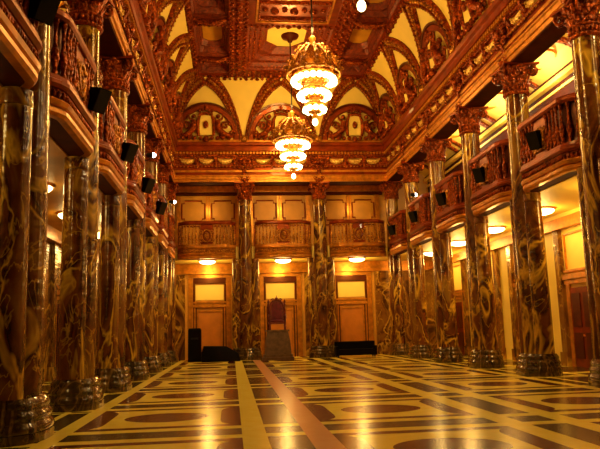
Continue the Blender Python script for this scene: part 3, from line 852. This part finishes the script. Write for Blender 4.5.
MB().box(LB[1],RB[0],Y0,prev,ZC-.02,ZC+.9).build('cross_beam','wood_plain',ceil)
# ------------------------------------------------------------------ chandeliers
def make_chand():
    r=empty('chandelier',(0,0,9.15))
    Z=lambda z:z-9.15
    ro=MB().tube([(0,0,Z(12.0)),(0,0,Z(ZC+.78))],.032,8); 
    ro.build('rod','black_metal',r)
    MB().lathe([(.02,Z(16.2)),(.12,Z(16.25)),(.16,Z(16.4)),(.42,Z(16.48)),(.46,Z(16.56)),(.46,Z(16.62))],20).build('ceiling_rose','wood_dark',r)
    MB().lathe([(.03,Z(12.55)),(.14,Z(12.45)),(.09,Z(12.3)),(.2,Z(12.15)),(.16,Z(12.0)),(.3,Z(11.7)),(.42,Z(11.5)),(.3,Z(11.35))],18).build('crown_body','gilt_plain',r)
    m=MB()
    for i in range(12):
        a=2*PI*i/12; u=Vector((math.cos(a),math.sin(a),0)); zz=Vector((0,0,1))
        pts=[u*.16+zz*Z(12.1),u*.40+zz*Z(12.05),u*.72+zz*Z(11.7),u*.95+zz*Z(11.3),u*1.02+zz*Z(11.0)]
        m.tube(pts,[.05,.06,.06,.05,.045],6)
        m.tube(spiral(u*.55+zz*Z(11.9),.13,1.2,u,(0,0,1)),.035,6)
        m.tube(spiral(u*1.02+zz*Z(11.22),.13,1.2,u,(0,0,1)),.035,6)
        leaf(m,tuple(u*.92+zz*Z(11.0)),a,.34,.26,.12); leaf(m,tuple(u*.62+zz*Z(11.45)),a,.36,.26,.12)
        m.ball(u*.95+zz*Z(11.5),.09,6,4)
        leaf(m,tuple(u*.4+zz*Z(11.5)),a,.4,.22,.14)
    m.build('crown_arms','gilt',r)
    m=MB().tube([(1.02*math.cos(a),1.02*math.sin(a),Z(11.0)) for a in [2*PI*j/32 for j in range(33)]],.06,8)
    m.build('upper_ring','gilt',r)
    MB().lathe([(.05,Z(11.4)),(.2,Z(11.2)),(.34,Z(10.9)),(.16,Z(10.6)),(.26,Z(10.3)),(.12,Z(10.0)),(.18,Z(9.75)),(.06,Z(9.5)),(.09,Z(9.4)),(.02,Z(9.3))],16).build('stem','gilt_plain',r)
    g0=None; 
    for ti,(R_,z,n,gr) in enumerate(((.76,10.74,20,.118),(.55,10.16,15,.112),(.36,9.62,10,.105))):
        m=MB().tube([((R_-.02)*math.cos(a),(R_-.02)*math.sin(a),Z(z+.2)) for a in [2*PI*j/28 for j in range(29)]],.05,6)
        for i in range(0,n,2):
            a=2*PI*i/n; m.tube([(.12*math.cos(a),.12*math.sin(a),Z(z+.12)),((R_-.1)*math.cos(a),(R_-.1)*math.sin(a),Z(z+.18))],.03,6)
        m.lathe([(.05,Z(z-.16)),(R_*.45,Z(z-.12)),(R_*.72,Z(z+.02)),(R_*.74,Z(z+.1))],20)
        for i in range(n): a=2*PI*i/n; m.ball(((R_*.6)*math.cos(a),(R_*.6)*math.sin(a),Z(z-.07)),.05,5,4)
        tr_=m.build('tier_ring','gilt',r)
        for i in range(n):
            a=2*PI*(i+.5)/n; loc=(R_*math.cos(a),R_*math.sin(a),Z(z))
            if g0 is None: g0=MB().ball((0,0,0),.155,12,8).build('glass_globe','globe',tr_); g0.location=loc
            else: put(g0,tr_,loc,(0,0,0),(gr/.155,)*3)
    put(g0,r,(0,0,0),(0,0,0),(.7,.7,.9))
    return r
ch0=make_chand()
LE_CH=1900.
for i,y in enumerate(CHY):
    o=ch0 if i==0 else copy_tree(ch0)
    o.location=(CHX,y,9.15)
    tag(o,['lit three-tier globe chandelier farthest away, before the end wall','lit three-tier globe chandelier in the middle of the row of three','lit chandelier nearest the viewer, only its bottom globe in frame'][i],'chandelier','chandeliers along the middle of the ceiling')
    light('chandelier_light','POINT',(CHX,y,10.2),LE_CH,WARM2,.45)
    light('chandelier_light','POINT',(CHX,y,12.9),LE_CH*.27,WARM2,.5)
# ------------------------------------------------------------------ things on the floor
th=empty('stone_pedestal',(2.44,36.1,0),0,'grey-brown stone block pedestal under the throne before the middle door','pedestal')
MB().box(-.82,.82,-.62,.55,0,.16).box(-.76,.76,-.55,.5,.165,.3).build('foot','stone',th)
MB().loft([[(-.70,-.5,.3),(.70,-.5,.3),(.70,.45,.3),(-.70,.45,.3)],[(-.66,-.46,.9),(.66,-.46,.9),(.66,.42,.9),(-.66,.42,.9)],[(-.55,-.42,1.5),(.55,-.42,1.5),(.55,.4,1.5),(-.55,.4,1.5)]],False).build('block','stone',th)
MB().box(-.62,.62,-.48,.45,1.5,1.6).build('cap_slab','stone',th)
t=empty('throne',(2.44,36.1,1.6),0,'dark red carved throne with pointed back posts on the stone pedestal','throne')
for s in (-1,1):
    MB().lathe([(.05,0),(.07,.05),(.05,.1),(.06,.3),(.05,.4)],10).build('leg','red',t,(s*.4,-.3,0))
    p=MB().lathe([(.06,0),(.07,.5),(.05,.7),(.07,.8),(.05,1.3),(.08,1.36),(.04,1.42),(.07,1.5),(.01,1.66)],10).build('back_post','red',t,(s*.44,.25,0))
    MB().tube([(s*.42,.22,.75),(s*.45,-.1,.78),(s*.45,-.3,.7),(s*.44,-.34,.6)],.05,8).build('arm_rest','red',t)
MB().box(-.46,.46,-.36,.3,.3,.42).build('seat_frame','red',t)
MB().ball((0,-.05,.46),.4,14,6,(1,.75,.22)).build('seat_cushion','crimson',t)
poly=[(-.38,.42),(.38,.42)]+[(.38*math.cos(a),1.15+.42*math.sin(a)) for a in [PI*j/12 for j in range(13)]]
MB().prism(poly,.2,.3,'y').build('backrest','red',t)
poly=[(-.26,.5),(.26,.5)]+[(.26*math.cos(a),1.12+.3*math.sin(a)) for a in [PI*j/12 for j in range(13)]]
MB().prism(poly,.15,.199,'y').build('back_upholstery','crimson',t)
f=MB().tube([(.4*math.cos(a),.2,1.15+.46*math.sin(a)) for a in [PI*j/14 for j in range(15)]],.05,8)
f.ball((0,.2,1.68),.09,8,6).tube([(0,.2,1.6),(0,.2,1.86)],[.05,.015],6)
for s in (-1,1): f.tube(spiral((s*.2,.17,1.6),.1,1.2,(s,0,0),(0,0,1)),.03,6)
f.build('crest_rail','red',t)
k=empty('equipment_case',(-2.03,37.05,0),0,'tall black draped upright case before the left door of the end wall','case')
MB().loft([[(-.36,-.3,0),(.36,-.3,0),(.36,.3,0),(-.36,.3,0)],[(-.345,-.29,1.7),(.345,-.29,1.7),(.345,.29,1.7),(-.345,.29,1.7)],[(-.30,-.25,1.8),(.30,-.25,1.8),(.30,.25,1.8),(-.30,.25,1.8)]],False).build('body','black',k)
MB().box(-.2,.2,-.315,-.30,1.2,1.3).build('handle_plate','black_metal',k)
k=tag(MB().loft([[(-1.0,-.4,0),(1.05,-.4,0),(1.05,.35,0),(-1.0,.35,0)],[(-1.0,-.38,.5),(.95,-.38,.42),(.95,.33,.42),(-1.0,.33,.5)],[(-.9,-.3,.84),(.30,-.3,.80),(.30,.3,.80),(-.9,.3,.84)]],True).build('covered_piano','black',None,(-.62,36.35,0)),'low black cloth-covered shape on the floor beside the tall black case','cover')
k=empty('upholstered_bench',(6.72,36.25,0),0,'long low black bench before the right door of the end wall','bench')
MB().box(-1.12,1.12,-.36,.36,.12,.45).build('seat','black',k); MB().box(-1.12,1.12,.2,.36,.45,.86).build('backrest','black',k)
for s in (-1,1):
    MB().box(s*1.12,s*.98,-.36,.2,.45,.62).build('arm_rest','black',k)
    for q in (-1,1): MB().lathe([(.03,0),(.05,.12)],10).build('leg','black_metal',k,(s*1.0,q*.28,0))
# ------------------------------------------------------------------ lights of the galleries
for y in YS[1:7]:
    light('gallery_light','POINT',(11.3,y-PITCH/2,10.25),150,(1.,.82,.42),.2)
for y in YS[1:7]:
    light('gallery_light','POINT',(-5.6,y-PITCH/2,10.25),40,WARM,.2)
for k in range(3): light('gallery_light','POINT',((XB[k]+XB[k+1])/2,YB+1.2,8.9),30,WARM,.2)
w=bpy.data.worlds.new('World'); SC.world=w; w.use_nodes=True
w.node_tree.nodes['Background'].inputs[0].default_value=(1.,.35,.10,1); w.node_tree.nodes['Background'].inputs[1].default_value=.015
SC.view_settings.view_transform='Standard'; SC.view_settings.look='None'; SC.view_settings.exposure=.45; SC.view_settings.gamma=1
